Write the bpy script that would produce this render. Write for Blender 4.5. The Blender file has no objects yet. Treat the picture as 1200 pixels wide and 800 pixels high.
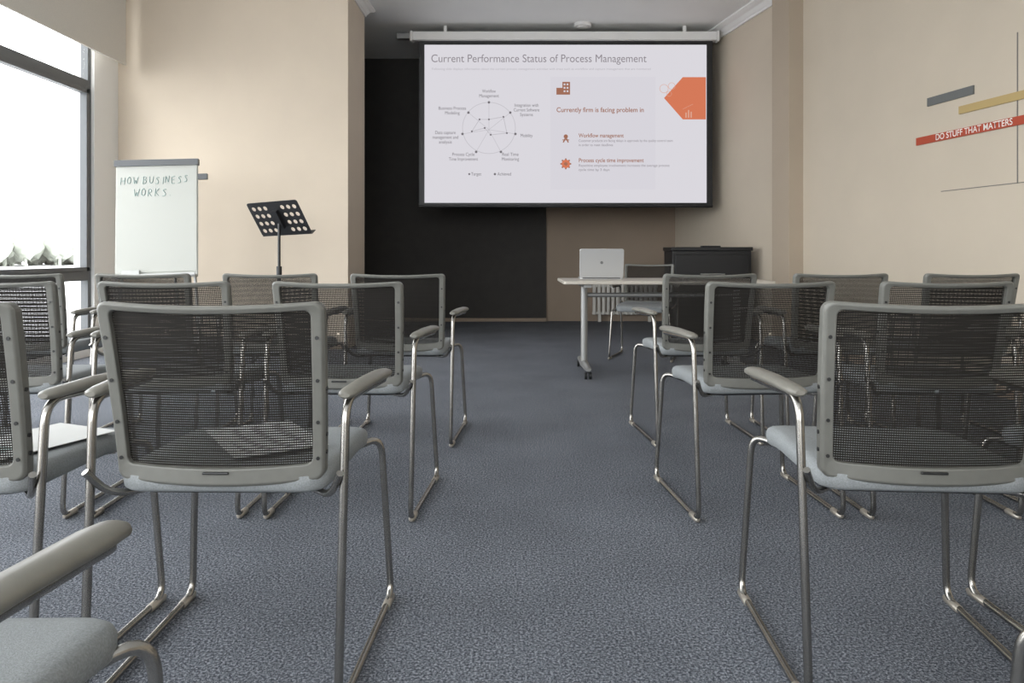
import bpy, math, random
from mathutils import Vector, Matrix
random.seed(3)
scene=bpy.context.scene
F=850.0; H=0.95; HY=297.0; CEIL=3.68

# ---------------------------------------------------------------- materials
def mat(name,color,rough=0.6,metal=0.0,emit=None,estr=1.0,noise=None,bump=None,spec=None):
    m=bpy.data.materials.new(name); m.use_nodes=True
    nt=m.node_tree; b=nt.nodes['Principled BSDF']
    b.inputs['Base Color'].default_value=(*color,1); b.inputs['Roughness'].default_value=rough
    b.inputs['Metallic'].default_value=metal
    if spec is not None: b.inputs['Specular IOR Level'].default_value=spec
    if emit:
        b.inputs['Emission Color'].default_value=(*emit,1); b.inputs['Emission Strength'].default_value=estr
    tc=nt.nodes.new('ShaderNodeTexCoord')
    if noise:
        sc,amt=noise
        n=nt.nodes.new('ShaderNodeTexNoise'); n.inputs['Scale'].default_value=sc; n.inputs['Detail'].default_value=4
        nt.links.new(tc.outputs['Object'],n.inputs['Vector'])
        r=nt.nodes.new('ShaderNodeValToRGB')
        r.color_ramp.elements[0].position=.3; r.color_ramp.elements[1].position=.7
        r.color_ramp.elements[0].color=(*[c*(1-amt) for c in color],1)
        r.color_ramp.elements[1].color=(*[min(1,c*(1+amt)) for c in color],1)
        nt.links.new(n.outputs['Fac'],r.inputs['Fac']); nt.links.new(r.outputs['Color'],b.inputs['Base Color'])
    if bump:
        sc,st=bump
        n=nt.nodes.new('ShaderNodeTexNoise'); n.inputs['Scale'].default_value=sc
        nt.links.new(tc.outputs['Object'],n.inputs['Vector'])
        bp=nt.nodes.new('ShaderNodeBump'); bp.inputs['Strength'].default_value=st; bp.inputs['Distance'].default_value=.002
        nt.links.new(n.outputs['Fac'],bp.inputs['Height']); nt.links.new(bp.outputs['Normal'],b.inputs['Normal'])
    return m

M={}
M['wallcream']=mat('paint_cream',(.62,.53,.425),.8,noise=(3,.02),bump=(60,.1))
M['walltan']=mat('paint_tan',(.575,.50,.40),.8,noise=(2,.03),bump=(60,.1))
M['wallpil']=mat('pilaster_tan_dark',(.42,.345,.265),.8,noise=(2,.03),bump=(60,.1))  # darker tone of the wall tan, even over all pilaster faces
M['wallbrown']=mat('paint_brown_shaded',(.30,.235,.18),.85,noise=(2,.04))
M['walldark']=mat('dark_panel',(.036,.033,.030),.8,noise=(8,.1))
M['white']=mat('white_paint',(.8,.79,.77),.7)
M['ceil']=mat('ceiling_paint',(.84,.85,.84),.85,noise=(2,.02))
M['frame']=mat('window_frame_grey',(.10,.105,.11),.5)
M['blind']=mat('blind_fabric',(.66,.62,.56),.9,noise=(200,.05))
M['chrome']=mat('chrome_tube',(.36,.345,.32),.26,1.0,noise=(9,.1))
M['plastic']=mat('taupe_plastic',(.140,.139,.124),.45,noise=(40,.05))
M['pad']=mat('arm_pad_plastic',(.18,.172,.148),.4,noise=(40,.05))
M['seat']=mat('seat_fabric',(.25,.265,.27),.85,noise=(350,.18),bump=(500,.3))
M['black']=mat('black_plastic',(.012,.012,.013),.45,noise=(30,.1))
M['blackm']=mat('black_metal',(.012,.012,.013),.4)
M['screw']=mat('screw_dark',(.04,.04,.04),.4,.6)
M['glide']=mat('glide_steel',(.5,.46,.40),.3,.7)
M['desk']=mat('desk_laminate',(.50,.46,.40),.4,noise=(6,.04))
M['greymetal']=mat('grey_metal',(.34,.34,.33),.4,.5)
M['alu']=mat('laptop_aluminium',(.50,.50,.50),.4,.5)
M['logo']=mat('logo_dark',(.16,.16,.16),.4)
M['paper']=mat('paper_white',(.70,.70,.68),.8,noise=(5,.03))
M['board']=mat('flip_board_white',(.46,.465,.43),.5,spec=.2)
M['ink']=mat('marker_ink',(.27,.36,.34),.6)
M['red']=mat('sign_red',(.42,.062,.025),.6)
M['gold']=mat('sign_gold',(.46,.335,.14),.6)
M['slate']=mat('sign_slate',(.13,.135,.13),.6)
M['line']=mat('thin_line',(.18,.165,.15),.6)
M['signtext']=mat('sign_text',(.85,.8,.75),.6)
M['radiator']=mat('radiator_enamel',(.6,.58,.54),.4)
def em(name,c,s=1.0):
    m=bpy.data.materials.new(name); m.use_nodes=True; nt=m.node_tree
    nt.nodes.clear(); e=nt.nodes.new('ShaderNodeEmission'); e.inputs[0].default_value=(*c,1); e.inputs[1].default_value=s
    o=nt.nodes.new('ShaderNodeOutputMaterial'); nt.links.new(e.outputs[0],o.inputs[0]); return m
ES=.70
M['proj']=em('projected_white',(.76,.74,.79),ES)
M['projpanel']=em('projected_pale',(.735,.715,.77),ES)
M['ptext']=em('projected_text',(.20,.185,.20),ES)
M['ptext2']=em('projected_text_light',(.30,.275,.30),ES)
M['pfaint']=em('projected_line_faint',(.52,.50,.54),ES)
M['porange']=em('projected_orange',(.72,.21,.11),ES)
M['pbrown']=em('projected_brown',(.38,.17,.11),ES)
M['ppale']=em('projected_lightorange',(.78,.42,.32),ES)

# carpet
def carpet():
    m=bpy.data.materials.new('carpet_blue_grey'); m.use_nodes=True; nt=m.node_tree; N=nt.nodes; L=nt.links
    b=N['Principled BSDF']; b.inputs['Roughness'].default_value=.95; b.inputs['Specular IOR Level'].default_value=.1
    tc=N.new('ShaderNodeTexCoord')
    n1=N.new('ShaderNodeTexNoise'); n1.inputs['Scale'].default_value=150; n1.inputs['Detail'].default_value=8; n1.inputs['Roughness'].default_value=.9
    n2=N.new('ShaderNodeTexNoise'); n2.inputs['Scale'].default_value=2.2; n2.inputs['Detail'].default_value=6
    L.new(tc.outputs['Object'],n1.inputs['Vector']); L.new(tc.outputs['Object'],n2.inputs['Vector'])
    r=N.new('ShaderNodeValToRGB'); e=r.color_ramp.elements
    e[0].position=.43; e[0].color=(.026,.030,.038,1); e[1].position=.58; e[1].color=(.46,.48,.52,1)
    mdl=r.color_ramp.elements.new(.505); mdl.color=(.125,.137,.162,1)
    L.new(n1.outputs['Fac'],r.inputs['Fac'])
    r2=N.new('ShaderNodeValToRGB'); r2.color_ramp.elements[0].position=.3; r2.color_ramp.elements[1].position=.7
    r2.color_ramp.elements[0].color=(.78,.78,.78,1); r2.color_ramp.elements[1].color=(1,1,1,1)
    L.new(n2.outputs['Fac'],r2.inputs['Fac'])
    mx=N.new('ShaderNodeMixRGB'); mx.blend_type='MULTIPLY'; mx.inputs[0].default_value=1
    L.new(r.outputs[0],mx.inputs[1]); L.new(r2.outputs[0],mx.inputs[2]); L.new(mx.outputs[0],b.inputs['Base Color'])
    bp=N.new('ShaderNodeBump'); bp.inputs['Strength'].default_value=.3; bp.inputs['Distance'].default_value=.003
    L.new(n1.outputs['Fac'],bp.inputs['Height']); L.new(bp.outputs['Normal'],b.inputs['Normal'])
    return m
M['carpet']=carpet()
# woven see-through mesh
def meshmat():
    m=bpy.data.materials.new('woven_mesh_fabric'); m.use_nodes=True; nt=m.node_tree; N=nt.nodes; L=nt.links
    b=N['Principled BSDF']; b.inputs['Base Color'].default_value=(.014,.012,.010,1); b.inputs['Roughness'].default_value=.75; b.inputs['Specular IOR Level'].default_value=.25
    tc=N.new('ShaderNodeTexCoord'); sp=N.new('ShaderNodeSeparateXYZ'); L.new(tc.outputs['Object'],sp.inputs[0])
    def stripe(sock,period,duty):
        a=N.new('ShaderNodeMath'); a.operation='MULTIPLY'; a.inputs[1].default_value=1/period; L.new(sock,a.inputs[0])
        f=N.new('ShaderNodeMath'); f.operation='FRACT'; L.new(a.outputs[0],f.inputs[0])
        c=N.new('ShaderNodeMath'); c.operation='LESS_THAN'; c.inputs[1].default_value=duty; L.new(f.outputs[0],c.inputs[0]); return c.outputs[0]
    s1=stripe(sp.outputs['Z'],.0052,.66); s2=stripe(sp.outputs['X'],.0046,.40)
    mx=N.new('ShaderNodeMath'); mx.operation='MAXIMUM'; L.new(s1,mx.inputs[0]); L.new(s2,mx.inputs[1])
    tr=N.new('ShaderNodeBsdfTransparent'); ms=N.new('ShaderNodeMixShader')
    L.new(mx.outputs[0],ms.inputs[0]); L.new(tr.outputs[0],ms.inputs[1]); L.new(b.outputs[0],ms.inputs[2])
    L.new(ms.outputs[0],N['Material Output'].inputs[0]); return m
M['mesh']=meshmat()
def glassmat():
    m=bpy.data.materials.new('window_glass'); m.use_nodes=True; nt=m.node_tree; N=nt.nodes; L=nt.links
    N.clear(); o=N.new('ShaderNodeOutputMaterial'); tr=N.new('ShaderNodeBsdfTransparent'); g=N.new('ShaderNodeBsdfGlossy'); g.inputs['Roughness'].default_value=.03
    ms=N.new('ShaderNodeMixShader'); ms.inputs[0].default_value=.04
    L.new(tr.outputs[0],ms.inputs[1]); L.new(g.outputs[0],ms.inputs[2]); L.new(ms.outputs[0],o.inputs[0]); return m
M['glass']=glassmat()

# ---------------------------------------------------------------- mesh builder
def fillet(pts,r,n=6):
    pts=[Vector(p) for p in pts]; out=[pts[0]]
    for i in range(1,len(pts)-1):
        a,b,c=pts[i-1],pts[i],pts[i+1]
        d1=min(r,(a-b).length*.49); d2=min(r,(c-b).length*.49)
        p=b+(a-b).normalized()*d1; q=b+(c-b).normalized()*d2
        for k in range(n+1):
            t=k/n; out.append(p*(1-t)**2+b*2*t*(1-t)+q*t*t)
    out.append(pts[-1]); return out
def rr(w,h,r,ns=8,nc=5,cx=0,cy=0):
    pts=[]; hw,hh=w/2,h/2
    cs=[(hw-r,hh-r,0),(-hw+r,hh-r,90),(-hw+r,-hh+r,180),(hw-r,-hh+r,270)]
    for i,(x,y,a0) in enumerate(cs):
        arc=[(x+r*math.cos(math.radians(a0+90*k/nc)),y+r*math.sin(math.radians(a0+90*k/nc))) for k in range(nc+1)]
        pts+=arc
        nx,ny,na=cs[(i+1)%4]
        s=arc[-1]; e=(nx+r*math.cos(math.radians(na)),ny+r*math.sin(math.radians(na)))
        for k in range(1,ns): pts.append((s[0]+(e[0]-s[0])*k/ns,s[1]+(e[1]-s[1])*k/ns))
    return [(px+cx,py+cy) for px,py in pts]
class B:
    def __init__(s): s.v=[];s.f=[];s.m=[];s.s=[];s.mats=[]
    def mi(s,k):
        if k not in s.mats: s.mats.append(k)
        return s.mats.index(k)
    def add(s,vs,fs,k,smooth=False,X=None):
        o=len(s.v); i=s.mi(k)
        for v in vs:
            v=Vector(v)
            if X: v=X@v
            s.v.append(v)
        for f in fs: s.f.append([a+o for a in f]); s.m.append(i); s.s.append(smooth)
    def box(s,x0,x1,y0,y1,z0,z1,k,X=None):
        vs=[(x,y,z) for z in (z0,z1) for y in (y0,y1) for x in (x0,x1)]
        s.add(vs,[(0,2,3,1),(4,5,7,6),(0,1,5,4),(2,6,7,3),(0,4,6,2),(1,3,7,5)],k,False,X)
    def tube(s,pts,r,k,fr=.04,seg=10,X=None,sx=1,caps=True):
        P=fillet(pts,fr) if len(pts)>2 else [Vector(p) for p in pts]
        vs=[];fs=[];T0=None;n=None
        for i,p in enumerate(P):
            t=(P[min(i+1,len(P)-1)]-P[max(i-1,0)]).normalized()
            if n is None:
                n=t.orthogonal().normalized()
            else:
                n=(n-t*n.dot(t)).normalized()
            b=t.cross(n)
            rad=r[i*(len(r)-1)//max(1,len(P)-1)] if isinstance(r,(list,tuple)) else r
            for j in range(seg):
                a=2*math.pi*j/seg; vs.append(p+(n*math.cos(a)+b*math.sin(a))*rad)
        for i in range(len(P)-1):
            for j in range(seg):
                j2=(j+1)%seg; fs.append((i*seg+j,i*seg+j2,(i+1)*seg+j2,(i+1)*seg+j))
        s.add(vs,fs,k,True,X)
        if caps:
            s.add(vs[:seg],[tuple(range(seg))[::-1]],k,False,X); s.add(vs[-seg:],[tuple(range(seg))],k,False,X)
    def loft(s,loops,k,X=None,smooth=True,closed=False,cap=True):
        n=len(loops[0]); vs=[p for l in loops for p in l]; fs=[]
        m=len(loops)
        for i in range(m if closed else m-1):
            i2=(i+1)%m
            for j in range(n):
                j2=(j+1)%n; fs.append((i*n+j,i*n+j2,i2*n+j2,i2*n+j))
        s.add(vs,fs,k,smooth,X)
        if cap and not closed:
            s.add(loops[0],[tuple(range(n))[::-1]],k,False,X); s.add(loops[-1],[tuple(range(n))],k,False,X)
    def mesh(s,name):
        me=bpy.data.meshes.new(name); me.from_pydata([tuple(v) for v in s.v],[],s.f)
        for k in s.mats: me.materials.append(M[k])
        me.polygons.foreach_set('material_index',s.m); me.polygons.foreach_set('use_smooth',s.s); me.update(); return me
    def obj(s,name,loc=(0,0,0),rot=(0,0,0),parent=None,bevel=0):
        o=bpy.data.objects.new(name,s.mesh(name)); scene.collection.objects.link(o)
        o.location=loc; o.rotation_euler=rot
        if parent: o.parent=parent
        if bevel:
            md=o.modifiers.new('bevel','BEVEL'); md.width=bevel; md.segments=2; md.limit_method='ANGLE'; md.angle_limit=math.radians(50)
        return o
def empty(name,loc=(0,0,0),rot=(0,0,0)):
    o=bpy.data.objects.new(name,None); scene.collection.objects.link(o); o.location=loc; o.rotation_euler=rot; o.empty_display_size=.1; return o
def text(name,body,width,k,loc,rot=(math.pi/2,0,0),parent=None,align='LEFT',height=None,shear=0,bold=0,ext=.0005):
    c=bpy.data.curves.new(name,'FONT'); c.body=body; c.align_x=align; c.align_y='CENTER'; c.size=1; c.shear=shear; c.offset=bold; c.extrude=0
    c.materials.append(M[k]); o=bpy.data.objects.new(name,c); scene.collection.objects.link(o)
    bpy.context.view_layer.update(); w=o.dimensions.x; sc=width/w
    sy=sc
    if height: sy=height
    o.scale=(sc,sy,1); o.location=loc; o.rotation_euler=rot
    if parent: o.parent=parent
    return o

# ---------------------------------------------------------------- room shell
def rx(y): return 4.09-.176*y
XL=-3.91
b=B(); b.box(-4.1,4.9,-3.2,10.5,-.1,0,'carpet'); b.obj('floor')
b=B(); b.box(-4.1,4.9,-3.2,10.5,CEIL,CEIL+.1,'ceil'); b.obj('ceiling')
b=B(); b.box(-4.1,2.6,10.2,10.4,0,CEIL,'wallbrown'); b.obj('wall_back')  # brown tan wall, with the recess shadow put into its colour
b=B(); b.box(-2.9,(640-600)/850*10.17,10.16,10.2,.05,CEIL,'walldark'); b.obj('wall_dark_cladding')
b=B(); b.box(-2.9,.48,10.13,10.16,.0,.045,'wallbrown'); b.obj('baseboard_back',bevel=.004)
b=B()
y0,y1=-3.2,10.4
b.add([(rx(y0),y0,0),(rx(y0)+.2,y0,0),(rx(y1)+.2,y1,0),(rx(y1),y1,0),(rx(y0),y0,CEIL),(rx(y0)+.2,y0,CEIL),(rx(y1)+.2,y1,CEIL),(rx(y1),y1,CEIL)],
 [(0,3,2,1),(4,5,6,7),(0,1,5,4),(1,2,6,5),(2,3,7,6),(3,0,4,7)],'walltan'); b.obj('wall_right')
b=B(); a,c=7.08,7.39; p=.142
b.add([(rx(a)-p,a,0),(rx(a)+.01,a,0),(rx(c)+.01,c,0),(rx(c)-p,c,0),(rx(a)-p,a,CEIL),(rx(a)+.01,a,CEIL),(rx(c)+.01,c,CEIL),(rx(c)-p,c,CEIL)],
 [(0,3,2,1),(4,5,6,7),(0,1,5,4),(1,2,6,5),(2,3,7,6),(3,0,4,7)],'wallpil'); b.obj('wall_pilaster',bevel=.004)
b=B(); b.box(XL-.19,-1.626,7.2,8.0,0,CEIL,'wallcream'); b.obj('wall_pier',bevel=.004)
b=B(); b.box(-3.1,-2.9,8.0,10.2,0,CEIL,'wallbrown'); b.obj('wall_alcove')
b=B(); b.box(-4.1,-3.2,-3.2,-3.0,0,CEIL,'walltan'); b.box(1.6,4.8,-3.2,-3.0,0,CEIL,'walltan'); b.box(-3.2,1.6,-3.2,-3.0,0,.9,'walltan'); b.box(-3.2,1.6,-3.2,-3.0,3.3,CEIL,'walltan'); b.obj('wall_rear')
b=B(); b.box(XL-.19,XL,6.79,7.2,0,CEIL,'white'); b.box(XL-.19,XL,-3.2,6.79,3.45,CEIL,'white'); b.box(XL-.19,XL,-3.2,6.79,0,.08,'white'); b.box(XL-.19,XL,-3.2,-2.9,.08,3.45,'white'); b.obj('wall_left')
ys=[6.79,5.2,3.6,2.0,.4,-1.2,-2.9]
for i in range(6):
    yb,ya=ys[i],ys[i+1]; x0,x1=XL-.10,XL-.03
    b=B(); t=.05
    b.box(x0,x1,yb-t,yb-.001,.08,3.45,'frame'); b.box(x0,x1,ya+.001,ya+t,.08,3.45,'frame')
    for z0,z1 in((.08,.14),(.70,.79),(2.47,2.56),(3.39,3.45)): b.box(x0,x1,ya+t,yb-t,z0,z1,'frame')
    b.box(x0+.02,x1+.015,yb-t-.045,yb-t,.79,2.47,'frame'); b.box(x0+.02,x1+.015,ya+t,ya+t+.045,.79,2.47,'frame')
    b.box(x0+.02,x1+.015,ya+t,yb-t,.79,.825,'frame'); b.box(x0+.02,x1+.015,ya+t,yb-t,2.43,2.47,'frame')
    b.box(x0+.03,x0+.035,ya+t,yb-t,.1,3.42,'glass')
    b.obj('window_%d'%(i+1),bevel=.003)
b=B(); b.box(-3.2,1.6,-3.12,-3.08,.9,.96,'frame'); b.box(-3.2,1.6,-3.12,-3.08,3.24,3.3,'frame')
for x in(-3.2,-1.6,-.03,1.54): b.box(x,x+.06,-3.12,-3.08,.96,3.24,'frame')
b.obj('window_7')  # unseen window behind the camera, added and sized for fill light
b=B(); b.box(-3.753,-3.747,3.9,7.04,2.79,3.60,'blind'); b.tube([(-3.75,3.88,3.60),(-3.75,7.06,3.60)],.035,'blind',seg=14); b.box(-3.76,-3.74,3.9,7.04,2.775,2.80,'blind')
b.box(-3.91,-3.70,3.86,3.88,3.55,3.68,'white'); b.box(-3.91,-3.70,7.06,7.08,3.55,3.68,'white'); b.obj('roller_blind')
def crown(b,pts,side):
    prof=[(0,0),(.12,0),(.12,-.02),(.095,-.035),(.06,-.05),(.035,-.085),(.02,-.095),(.02,-.12),(0,-.12)]
    loops=[]
    for i,p in enumerate(pts):
        d=Vector(pts[min(i+1,len(pts)-1)])-Vector(pts[max(i-1,0)]); d=Vector((d.x,d.y)).normalized()
        n=Vector((-d.y,d.x))*side
        if 0<i<len(pts)-1: n=n*1.414
        loops.append([(p[0]+n.x*u,p[1]+n.y*u,CEIL+w) for u,w in prof])
    b.loft(loops,'white',smooth=False)
b=B(); crown(b,[(rx(7.39),7.39),(rx(10.2),10.2)],1); b.obj('trim_1')
b=B(); crown(b,[(rx(-3),-3),(rx(7.08),7.08)],1); b.obj('trim_2')
b=B(); crown(b,[(XL,7.2),(-1.626,7.2),(-1.626,8.0),(-2.9,8.0)],-1); b.obj('trim_3')
b=B(); a0,c0=-2.9,7.07; q=.014
b.add([(rx(a0)-q,a0,0),(rx(a0),a0,0),(rx(c0),c0,0),(rx(c0)-q,c0,0),(rx(a0)-q,a0,.07),(rx(a0),a0,.07),(rx(c0),c0,.07),(rx(c0)-q,c0,.07)],
 [(0,3,2,1),(4,5,6,7),(0,1,5,4),(1,2,6,5),(2,3,7,6),(3,0,4,7)],'wallbrown'); b.obj('baseboard_right')
b=B(); b.box(XL+.02,-1.62,7.186,7.199,0,.07,'wallbrown'); b.obj('baseboard_pier')

# ---------------------------------------------------------------- projection screen
SY=8.7; K=F/SY
def sx(px): return (px-600)/K
def sz(py): return H+(HY-py)/K
scr=empty('projection_screen',(0,0,0))
b=B(); b.box(sx(491),sx(835),SY+.002,SY+.012,sz(241),sz(47),'black'); b.obj('screen_border',parent=scr)
b=B(); b.box(sx(497.5),sx(828),SY-.002,SY+.002,sz(237.5),sz(52.5),'proj'); b.obj('screen_image',parent=scr)
b=B(); b.box(sx(484),sx(839),SY-.05,SY+.06,sz(48),sz(38),'white'); b.box(sx(481),sx(484),SY-.055,SY+.065,sz(49),sz(37),'white'); b.box(sx(839),sx(842),SY-.055,SY+.065,sz(49),sz(37),'white')
b.box(sx(520),sx(524),SY-.02,SY+.03,sz(38),CEIL,'white'); b.box(sx(800),sx(804),SY-.02,SY+.03,sz(38),CEIL,'white'); b.obj('screen_housing',parent=scr,bevel=.008)
b=B(); b.tube([(sx(491),SY,sz(241.5)),(sx(835),SY,sz(241.5))],.018,'black'); b.obj('screen_weight_bar',parent=scr)
TY=SY-.006
def st(name,body,x,y,w,k,align='LEFT',bold=0,h=None):
    text(name,body,w/K,k,(sx(x),TY,sz(y)),parent=scr,align=align,bold=bold,height=(h/K if h else None))
b=B(); b.box(sx(645),sx(768),SY-.004,SY-.002,sz(222),sz(90),'projpanel'); b.obj('slide_panel',parent=scr)
st('slide_title','Current Performance Status of Process Management',505,69,252,'ptext2',h=13)
st('slide_subtitle','Following slide displays information about the current process management activities with areas such as workflow and capture management that are monitored',506,81,256,'pfaint',h=3.6)
for bd,x,y,w in(('Workflow',573,107,16),('Management',573,112.5,23),('Business Process',530,127,32),('Modeling',530,132.5,17),('Integration with',617,123.5,28),('Current Software',617,129,30),('Systems',617,134.5,15),
  ('Data capture',522,155.5,24),('management and',522,161,30),('analysis',522,166.5,15),('Mobility',617,159,14),('Process Cycle',543,181,26),('Time Improvement',543,186.5,34),('Real Time',598,181,19),('Monitoring',598,186.5,20),('Target',558,204,12),('Achieved',591,204,16)):
    st('slide_label',bd,x,y,w,'ptext',align='CENTER',h=5.4)
st('slide_heading','Currently firm is facing problem in',652,129,102,'pbrown',bold=.012,h=8)
st('slide_item','Workflow management',678,159,53,'pbrown',bold=.012,h=6.6)
st('slide_item','Process cycle time improvement',678,188,76,'pbrown',bold=.012,h=6.6)
for bd,y,w in(('Customer products are facing delays in approvals by the quality control team',165,110),('in order to meet deadlines',170,40),('Repetitive employee involvement increases the average process',194,106),('cycle time by 3 days',199,36)):
    st('slide_body',bd,678,y,w,'ptext2',h=4.2)
b=B()
nodes=[(573,120),(549,132),(598,132),(542,157),(604,157),(558,178),(587,178)]
def seg(b,p,q,w,k):
    d=Vector((q[0]-p[0],q[1]-p[1])).normalized(); n=Vector((-d.y,d.x))*w/2
    pts=[(p[0]+n.x,p[1]+n.y),(q[0]+n.x,q[1]+n.y),(q[0]-n.x,q[1]-n.y),(p[0]-n.x,p[1]-n.y)]
    b.add([(sx(x),TY,sz(y)) for x,y in pts],[(0,1,2,3)],k)
def disc(b,x,y,r,k,n=16):
    b.add([(sx(x+r*math.cos(2*math.pi*i/n)),TY-.0005,sz(y+r*math.sin(2*math.pi*i/n))) for i in range(n)],[tuple(range(n))],k)
for n in nodes: disc(b,n[0],n[1],1.5,'ptext'); seg(b,(573,152),n,.4,'pfaint')
for i in range(40):
    a0,a1=2*math.pi*i/40,2*math.pi*(i+1)/40
    seg(b,(573+31*math.cos(a0),150+30*math.sin(a0)),(573+31*math.cos(a1),150+30*math.sin(a1)),.5,'pfaint')
inner=[(573,140),(590,137),(594,156),(575,158),(568,150),(553,154),(562,140)]
for i in range(len(inner)): seg(b,inner[i],inner[(i+1)%len(inner)],.6,'pfaint'); disc(b,*inner[i],1.1,'ptext')
disc(b,550,204,1.2,'ptext');disc(b,580,204,1.4,'ptext')
def rect(x0,y0,x1,y1,k,dy=0): b.add([(sx(x0),TY-dy,sz(y0)),(sx(x1),TY-dy,sz(y0)),(sx(x1),TY-dy,sz(y1)),(sx(x0),TY-dy,sz(y1))],[(0,1,2,3)],k)
rect(652,103,659,111,'pbrown'); rect(659,96,668,111,'pbrown')
for i in range(3):
    for j in range(2): rect(660.5+j*3.5,98+i*4,662.5+j*3.5,100+i*4,'projpanel',.001)
disc(b,663,160,2.5,'pbrown'); seg(b,(663,161),(660,167),1.5,'pbrown'); seg(b,(663,161),(666,167),1.5,'pbrown'); seg(b,(659,164),(667,164),1,'pbrown')
disc(b,663,192,5.0,'porange'); disc(b,663,192,2.2,'pbrown')
for i in range(8):
    a=i*math.pi/4; seg(b,(663+4.6*math.cos(a),192+4.6*math.sin(a)),(663+6.4*math.cos(a),192+6.4*math.sin(a)),1.8,'pbrown')
hx=[(778,115),(800,90.5),(827,90.5),(827,140),(800,140)]
b.add([(sx(x),TY,sz(y)) for x,y in hx],[tuple(range(5))],'porange')
for c in((778,104,5),(787,101,4),(784,110,3)):
    for i in range(14):
        a0,a1=2*math.pi*i/14,2*math.pi*(i+1)/14; seg(b,(c[0]+c[2]*math.cos(a0),c[1]+c[2]*math.sin(a0)),(c[0]+c[2]*math.cos(a1),c[1]+c[2]*math.sin(a1)),.5,'ppale')
for r_,s_ in((803,0),(806,3),(809,1)): rect(r_,132-s_,r_+1.5,138,'ppale',.001)
seg(b,(800,128),(812,122),.6,'ppale')
b.obj('slide_graphics',parent=scr)
b=B(); b.tube([(sx(682),8.62,CEIL-.035),(sx(682),8.62,CEIL-.0)],.10,'white',seg=24); b.tube([(sx(682),8.62,CEIL-.045),(sx(682),8.62,CEIL-.035)],.06,'white',seg=24); b.obj('smoke_detector')
b=B(); b.box(-1.42,-1.16,8.9,9.0,CEIL-.09,CEIL-.02,'greymetal'); b.box(-1.31,-1.27,8.93,8.97,CEIL-.02,CEIL,'greymetal'); b.obj('screen_control_box',bevel=.01)

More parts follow.
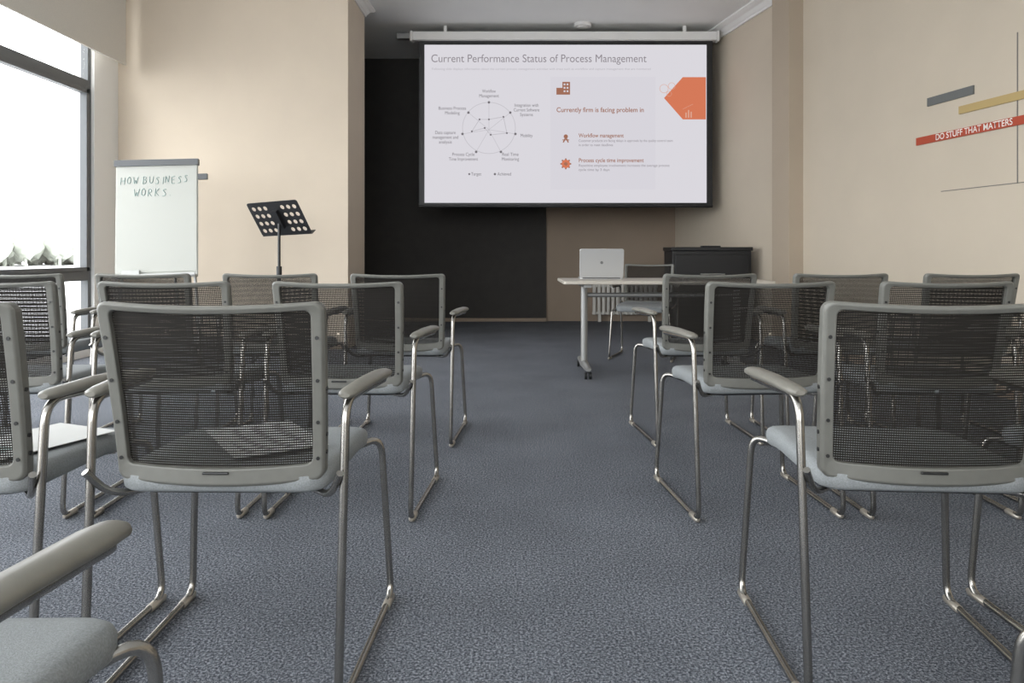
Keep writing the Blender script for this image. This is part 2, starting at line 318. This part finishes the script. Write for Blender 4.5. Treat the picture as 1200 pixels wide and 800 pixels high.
# ---------------------------------------------------------------- chair
def chair_mesh():
    b=B()
    SZ=.012
    for s in(1,-1):
        pts=[(.292*s,.07,.640),(.268*s,-.205,.645),(.262*s,-.25,.012),(.275*s,.27,.012),(.253*s,.240,.455),(.19*s,.19,.436)]
        b.tube(pts,.0092,'chrome',fr=.05,seg=12)
        b.tube([(.20*s,.198,.438),(.12*s,.14,.436)],.0092,'chrome',seg=10)
        loops=[]
        for t,w,h in((0,.010,.005),(.03,.018,.010),(.12,.021,.012),(.5,.022,.013),(.85,.024,.013),(.96,.021,.011),(1,.012,.006)):
            y=-.215+.30*t; x=(.268+.028*t)*s; z=.655+.004*math.sin(t*math.pi)
            loops.append([(x+w*math.cos(a),y,z+h*math.sin(a)) for a in [2*math.pi*i/14 for i in range(14)]])
        b.loft(loops,'pad')
        for yy,L_ in((.235,.045),(-.20,.04)):
            lp=[]
            for t,w,h in((0,.006,.004),(.15,.012,.009),(.85,.012,.009),(1,.006,.004)):
                y=yy-L_+2*L_*t; x=(.262+.013*((y+.25)/.52))*s
                lp.append([(x+w*math.cos(a),y,.0105+max(-.0105,h*1.25*math.sin(a))) for a in [2*math.pi*i/10 for i in range(10)]])
            b.loft(lp,'glide')
    b.tube([(.264,-.240,.50),(.235,-.20,.44),(.15,-.10,.432),(-.15,-.10,.432),(-.235,-.20,.44),(-.264,-.240,.50)],.008,'chrome',fr=.04,seg=8)
    b.tube([(.19,.19,.432),(.14,.17,.43),(-.14,.17,.43),(-.19,.19,.432)],.008,'chrome',fr=.04,seg=8)
    def warp(x,y,z):
        if y>.08: z-=.02*((y-.08)/.17)**2
        z-=.012*max(0,1-(x/.23)**2)*max(0,1-((y-.02)/.23)**2)*(1 if z>.46 else 0)
        return (x,y,z+SZ)
    loops=[]
    for z,i in((.432,.03),(.434,.012),(.442,.002),(.458,0),(.470,.0),(.480,.005),(.486,.016),(.489,.04),(.490,.10),(.490,.17)):
        loops.append([warp(x,y,z) for x,y in rr(.45-2*i,.46-2*i,max(.055-i,.012),ns=8,cx=0,cy=.022)])
    b.loft(loops,'seat')
    b.loft([[ (x,y,.424+SZ) for x,y in rr(.38,.38,.04,cy=.02)],[(x,y,.436+SZ) for x,y in rr(.42,.42,.05,cy=.02)]],'black')
    HB=.384
    def P(a,h,off=0):
        v=max(0,h/HB); w=.935+.065*v
        x=a*w; y=-.208-.018*v-.048*v**1.5+.55*x*x+off
        z=.464+h*.99+.010*(a/.24)**2*v+.010*(a/.24)**2*(1-v)**3
        return (x,y,z)
    hh=HB/2; sw,tw,bw=.027,.016,.038; W=.470
    cyi=(bw+HB-tw)/2
    out=rr(W,HB,.022,ns=10,cy=hh); inn=rr(W-2*sw,HB-tw-bw,.014,ns=10,cy=cyi)
    mid=rr(W-.010,HB-.010,.018,ns=10,cy=hh)
    T=.016
    L1=[P(x,y,-T*.6) for x,y in out]; L2=[P(x,y,-T) for x,y in mid]; L3=[P(x,y,-T*.7) for x,y in inn]
    L4=[P(x,y,T*.8) for x,y in inn]; L5=[P(x,y,T) for x,y in mid]; L6=[P(x,y,T*.6) for x,y in out]
    b.loft([L1,L2,L3,L4,L5,L6],'plastic',closed=True,smooth=False)
    loops=[]
    for s in(1.01,.85,.7,.55,.4,.25,.12,.02): loops.append([P(x*s,cyi+(y-cyi)*s,.002) for x,y in inn])
    b.loft(loops,'mesh',cap=False)
    for s in(1,-1):
        for h in(.05,.13,.22,.31):
            x,y,z=P(.221*s,h,-T*.9); b.tube([(x,y-.002,z),(x,y+.004,z)],.0042,'screw',seg=8)
        for h in(.06,.10,.20):
            x,y,z=P(.231*s,h); b.tube([(x-.002*s,y,z),(x+.006*s,y,z)],.005,'screw',seg=8)
    x,y,z=P(0,.030,-T*.9); b.box(-.028,.028,y-.003,y+.004,z-.003,z+.003,'screw')
    return b
cb=chair_mesh(); tmp=cb.obj('tmpchair',bevel=.003)
tmp.modifiers['bevel'].angle_limit=math.radians(45)
dg=bpy.context.evaluated_depsgraph_get(); CH=bpy.data.meshes.new_from_object(tmp.evaluated_get(dg)); CH.name='conference_chair_mesh'
bpy.data.objects.remove(tmp)
def chair(x,y,rot=0):
    o=bpy.data.objects.new('conference_chair',CH); scene.collection.objects.link(o); o.location=(x,y,0); o.rotation_euler=(0,0,math.radians(rot)); return o
chair(-.72,.70,0); chair(.945,.74,0)
chair(-.612,1.73,-1); chair(-1.235,1.72,-1); chair(.893,1.73,-4); chair(1.54,1.74,-2)
chair(-.605,2.81,-3); chair(-1.24,2.83,0); chair(-1.87,2.82,2)
chair(.90,2.81,4); chair(1.545,2.82,0); chair(2.19,2.82,0)
chair(-.548,3.80,-3); chair(-1.20,3.84,0); chair(-1.83,3.84,0); chair(-2.47,3.82,3)
chair(.955,3.80,4); chair(1.63,3.84,0); chair(2.28,3.84,0)
chair(1.22,6.66,160)

b=B()
b.box(-.105,.105,-.15,.15,0,.0015,'paper'); 
for i in range(9): b.box(-.08,.07,-.12+i*.028,-.115+i*.028,.0015,.0018,'ptext2')
b.obj('paper_sheet',(-.60,1.76,.5035),(0,0,.6))
b=B(); b.box(-.105,.105,-.15,.15,0,.0015,'paper'); b.box(-.08,.05,-.13,-.06,.0015,.0018,'ink')
b.obj('paper_sheet',(-1.15,1.73,.5035),(0,0,-.4))

# ---------------------------------------------------------------- table
b=B()
tx0,tx1,ty0,ty1=.385,1.98,5.42,6.17
b.loft([[(x,y,z) for x,y in rr(tx1-tx0-i,ty1-ty0-i,.03,cx=(tx0+tx1)/2,cy=(ty0+ty1)/2)] for z,i in((.718,.01),(.722,0),(.740,0),(.743,.008))],'desk',smooth=False)
for x in(.575,1.79):
    b.tube([(x,5.78,.07),(x,5.78,.70)],.027,'greymetal',seg=16)
    b.box(x-.03,x+.03,5.50,6.10,.69,.717,'greymetal')
    lp=[]
    for t,w,h in((0,.02,.012),(.08,.028,.018),(.5,.034,.03),(.92,.028,.018),(1,.02,.012)):
        y=5.45+.68*t; lp.append([(x+w*math.cos(a),y,.075+h*math.sin(a)) for a in [2*math.pi*i/12 for i in range(12)]])
    b.loft(lp,'greymetal')
    for y in(5.48,6.10):
        b.tube([(x,y,.05),(x,y,.08)],.010,'black',seg=8)
        for s in(-1,1): b.tube([(x+s*.008,y,.028),(x+s*.026,y,.028)],.028,'black',seg=16)
b.tube([(.575,5.80,.62),(1.79,5.80,.62)],.018,'greymetal')
b.obj('folding_table',bevel=.002)
b=B()
b.loft([[(x,y,z) for x,y in rr(.35-i,.24-i,.015,cy=.12)] for z,i in((0,.01),(.003,0),(.013,0),(.015,.004))],'alu',smooth=False)
b.box(-.15,.15,.03,.14,.015,.0158,'black'); b.box(-.055,.055,.15,.22,.015,.0156,'greymetal')
X=Matrix.Translation((0,0,.014))@Matrix.Rotation(math.radians(12),4,'X')
b.loft([[(x,yy,y) for x,y in rr(.35-i,.235-i,.015,cy=.1175)] for yy,i in((-.007,.006),(-.005,0),(0,0))],'alu',X=X,smooth=False)
b.box(-.165,.165,.0,.001,.01,.225,'black',X=X)
b.tube([(0,-.009,.125),(0,-.0065,.125)],.012,'logo',seg=18,X=X)
b.tube([(-.15,0,.012),(.15,0,.012)],.006,'black')
b.obj('laptop',(.715,5.80,.7435),(0,0,-.05))

# ---------------------------------------------------------------- black cabinet
b=B()
b.box(0,.85,0,.42,.06,.98,'black'); b.box(-.015,.865,-.015,.42,.98,1.02,'black'); b.box(.03,.82,-.012,0,.1,.50,'black'); b.box(.03,.82,-.012,0,.52,.94,'black')
b.tube([(.3,-.02,.73),(.3,-.04,.73),(.55,-.04,.73),(.55,-.02,.73)],.007,'greymetal',fr=.01)
for x in(.06,.79):
    for y in(.05,.37): b.tube([(x,y,0),(x,y,.06)],.03,'black',seg=12)
b.box(.35,.55,.1,.2,1.02,1.035,'black')
b.obj('equipment_cabinet',(1.725,7.8,0),bevel=.008)
b=B()
for i in range(14): b.tube([(i*.065,0,.10),(i*.065,0,.52)],.026,'radiator',seg=10)
b.tube([(-.03,0,.12),(.88,0,.12)],.02,'radiator'); b.tube([(-.03,0,.50),(.88,0,.50)],.02,'radiator')
b.box(.05,.09,.0,.07,.15,.18,'radiator'); b.box(.75,.79,.0,.07,.15,.18,'radiator'); b.box(.05,.09,-.02,.02,0,.1,'radiator'); b.box(.75,.79,-.02,.02,0,.1,'radiator')
b.obj('radiator',(1.15,10.12,0))

# ---------------------------------------------------------------- flip chart
fl=empty('flip_chart',(-3.04,6.2,0),(0,0,math.radians(5)))
b=B(); X=Matrix.Translation((0,0,.76))@Matrix.Rotation(math.radians(-6),4,'X')@Matrix.Rotation(math.radians(-2.0),4,'Y')
b.box(-.34,.34,0,.02,0,.99,'board',X); b.box(-.335,.335,-.004,0,.03,.96,'board',X)
b.box(-.35,.35,-.02,.025,.955,1.01,'frame',X); b.box(-.34,.34,-.06,.02,-.02,.0,'greymetal',X); b.box(-.34,.34,-.06,-.055,-.02,.015,'greymetal',X)
b.box(-.27,-.12,-.055,-.02,.0,.05,'greymetal',X)
b.box(.34,.42,.0,.03,.83,.88,'frame',X)
b.obj('board',parent=fl,bevel=.003)
b=B()
b.tube([(0,.17,1.62),(-.30,.055,.78),(-.36,.03,.015)],.012,'greymetal'); b.tube([(0,.17,1.62),(.30,.055,.78),(.36,.03,.015)],.012,'greymetal'); b.tube([(0,.19,1.62),(0,.62,.015)],.012,'greymetal')
b.box(-.05,.05,.125,.20,1.55,1.63,'frame')
for p in((-.36,.03),(.36,.03),(0,.62)): b.tube([(p[0],p[1],0),(p[0],p[1],.04)],.018,'black')
b.obj('tripod_legs',parent=fl)
# handwriting: each letter drawn as marker strokes
STROKES={'H':[[(0,0),(.02,1)],[(.6,0),(.62,1)],[(0,.5),(.6,.55)]],'O':[[(.3,1),(.05,.75),(.05,.25),(.3,0),(.58,.25),(.58,.75),(.3,1)]],'W':[[(0,1),(.18,0),(.35,.65),(.52,0),(.72,1)]],
'B':[[(0,0),(.02,1)],[(.02,1),(.45,.92),(.42,.6),(.02,.52),(.52,.42),(.48,.05),(0,0)]],'U':[[(0,1),(.03,.2),(.28,0),(.55,.2),(.58,1)]],'S':[[(.52,.9),(.25,1),(.05,.78),(.48,.42),(.42,.08),(.02,.06)]],
'I':[[(.2,0),(.22,1)]],'N':[[(0,0),(.03,1),(.52,.02),(.56,1)]],'E':[[(.5,1),(.02,.98),(0,0),(.5,.02)],[(0,.5),(.4,.53)]],'R':[[(0,0),(.03,1),(.48,.85),(.4,.55),(.04,.48),(.52,0)]],'K':[[(0,0),(.02,1)],[(.5,1),(.04,.45),(.54,0)]],'.':[[(.1,0),(.14,.06)]]}
b=B()
def hand(word,x,z,step,h):
    for ch in word:
        if ch!=' ':
            jz=random.uniform(-.006,.006)
            for stk in STROKES[ch]:
                b.tube([(x+px*step*1.05+.08*py*h,-.0060,z+jz+py*h) for px,py in stk],.0030,'ink',fr=.012,seg=5,X=X)
        x+=step*(.55 if ch in 'I' else 1)*1.05 if ch!=' ' else step*.6
hand('HOW BUSINESS',-.30,.80,.0495,.062); hand('WORKS.',-.19,.69,.056,.065)
b.obj('handwriting',parent=fl)

# ---------------------------------------------------------------- music stand
ms=empty('music_stand',(-1.83,5.7,0),(0,0,0))
c=bpy.data.curves.new('music_desk','CURVE'); c.dimensions='2D'; c.fill_mode='BOTH'; c.extrude=.002
def spl(pts):
    s=c.splines.new('POLY'); s.points.add(len(pts)-1)
    for i,p in enumerate(pts): s.points[i].co=(p[0],p[1],0,1)
    s.use_cyclic_u=True
spl(rr(.50,.31,.02,ns=1))
for side in(-1,1):
    for i in range(3):
        for j in range(4):
            cx_=side*(.085+.058*i); cy_=-.105+.068*j
            spl([(cx_+.019*math.cos(-a),cy_+.019*math.sin(-a)) for a in [2*math.pi*k/18 for k in range(18)]])
c.materials.append(M['blackm'])
desk=bpy.data.objects.new('music_desk',c); scene.collection.objects.link(desk); desk.parent=ms
RX=Matrix.Translation((0,0,1.225))@Matrix.Rotation(math.radians(-24),4,'Z')@Matrix.Rotation(math.radians(-2),4,'Y')@Matrix.Rotation(math.radians(125),4,'X')
desk.matrix_basis=RX
b=B(); b.box(-.25,.25,-.156,-.152,-.05,.002,'blackm',RX)
b.box(-.03,.03,-.08,.08,.002,.03,'blackm',RX)
b.tube([(0,0,1.215),(0,0,.25)],.011,'blackm'); b.tube([(0,0,.8),(0,0,.2)],.015,'blackm')
b.tube([(0,0,.85),(0,0,.78)],.021,'blackm')
for i in range(3):
    a=math.radians(90+120*i); dx,dy=math.cos(a),math.sin(a)
    b.tube([(0,0,.32),(dx*.30,dy*.30,.012)],.009,'blackm'); b.tube([(0,0,.20),(dx*.16,dy*.16,.165)],.006,'blackm')
b.obj('stand_body',parent=ms)

# ---------------------------------------------------------------- wall sign on right wall
org=Vector((rx(5.57),5.57,0)); dirv=Vector((.176,-1,0)).normalized(); nrm=Vector((-1,-.176,0)).normalized()
R=Matrix(((dirv.x,-nrm.x,0,org.x),(dirv.y,-nrm.y,0,org.y),(0,0,1,0),(0,0,0,1)))
sg=empty('wall_sign'); sg.matrix_world=R
def wpx(px):
    y=4.09/((px-600)/850+.176); return (5.57-y)*math.sqrt(1+.176**2)
def wz(px,py):
    y=4.09/((px-600)/850+.176); return H+(HY-py)*y/850
b=B()
def bar(x0,x1,pxr,ytop,ybot,k,t=.012):
    b.box(wpx(x0),wpx(x1),-t,0,wz(pxr,ybot),wz(pxr,ytop),k)
bar(1088,1142,1115,107.5,117.5,'slate'); bar(1125,1262,1160,116,125.5,'gold'); bar(1075,1262,1130,150,159.5,'red')
b.box(wpx(1192),wpx(1193.2),-.003,0,wz(1192,215),wz(1192,38),'line')
b.box(wpx(1103),wpx(1240),-.003,0,wz(1150,219.5),wz(1150,218.5),'line')
b.obj('sign_bars',parent=sg)
text('sign_text','DO STUFF THAT MATTERS',wpx(1188)-wpx(1098),'signtext',(wpx(1098),-.0135,wz(1130,154.7)),parent=sg,bold=.01,height=.062)

# ---------------------------------------------------------------- outside
def outm(n,c,nz=None): return mat(n,c,1,noise=nz)
M['pave']=outm('pavement',(.5,.5,.5)); M['tree']=outm('foliage_hazed',(.40,.42,.37),(1.2,.15))  # tree colour is paled: bright outdoor haze mixed into it
b=B(); b.box(-80,-4.2,-40,90,-.4,-.3,'pave'); b.obj('ground_outside')
b=B()
for i in range(60):
    cx_,cy_=-50+random.uniform(-4,4),42+i*.8; r=random.uniform(1.2,2.6)
    loops=[]
    for k in range(1,9):
        th=math.pi*k/9; loops.append([(cx_+r*math.sin(th)*math.cos(2*math.pi*j/12)*random.uniform(.6,1.25),cy_+r*math.sin(th)*math.sin(2*math.pi*j/12)*random.uniform(.6,1.25),1.9-r*math.cos(th)*random.uniform(.8,1.3)) for j in range(12)])
    b.loft(loops,'tree'); b.tube([(cx_,cy_,-.3),(cx_,cy_,1.4)],.15,'tree')
b.obj('tree_row')

# ---------------------------------------------------------------- light
w=bpy.data.worlds.new('World'); scene.world=w; w.use_nodes=True
w.node_tree.nodes['Background'].inputs[0].default_value=(.95,.98,1,1); w.node_tree.nodes['Background'].inputs[1].default_value=6.1
def portal(name,loc,rot,sxx,syy):
    l=bpy.data.lights.new(name,'AREA'); l.shape='RECTANGLE'; l.size=sxx; l.size_y=syy; l.cycles.is_portal=True
    o=bpy.data.objects.new(name,l); scene.collection.objects.link(o); o.location=loc; o.rotation_euler=rot
portal('window_portal',(XL-.25,1.95,1.75),(0,-math.pi/2,0),3.4,9.7)
portal('rear_portal',(-.8,-3.25,2.1),(math.pi/2,0,0),4.8,2.4)

# ---------------------------------------------------------------- camera
cam=bpy.data.cameras.new('camera'); co=bpy.data.objects.new('camera',cam); scene.collection.objects.link(co); scene.camera=co
co.location=(0,0,H); co.rotation_euler=(math.pi/2,0,0); cam.sensor_width=36; cam.lens=F/1200*36; cam.shift_y=-(400-HY)/1200; cam.clip_start=.02
scene.view_settings.view_transform='Standard'; scene.view_settings.exposure=.4
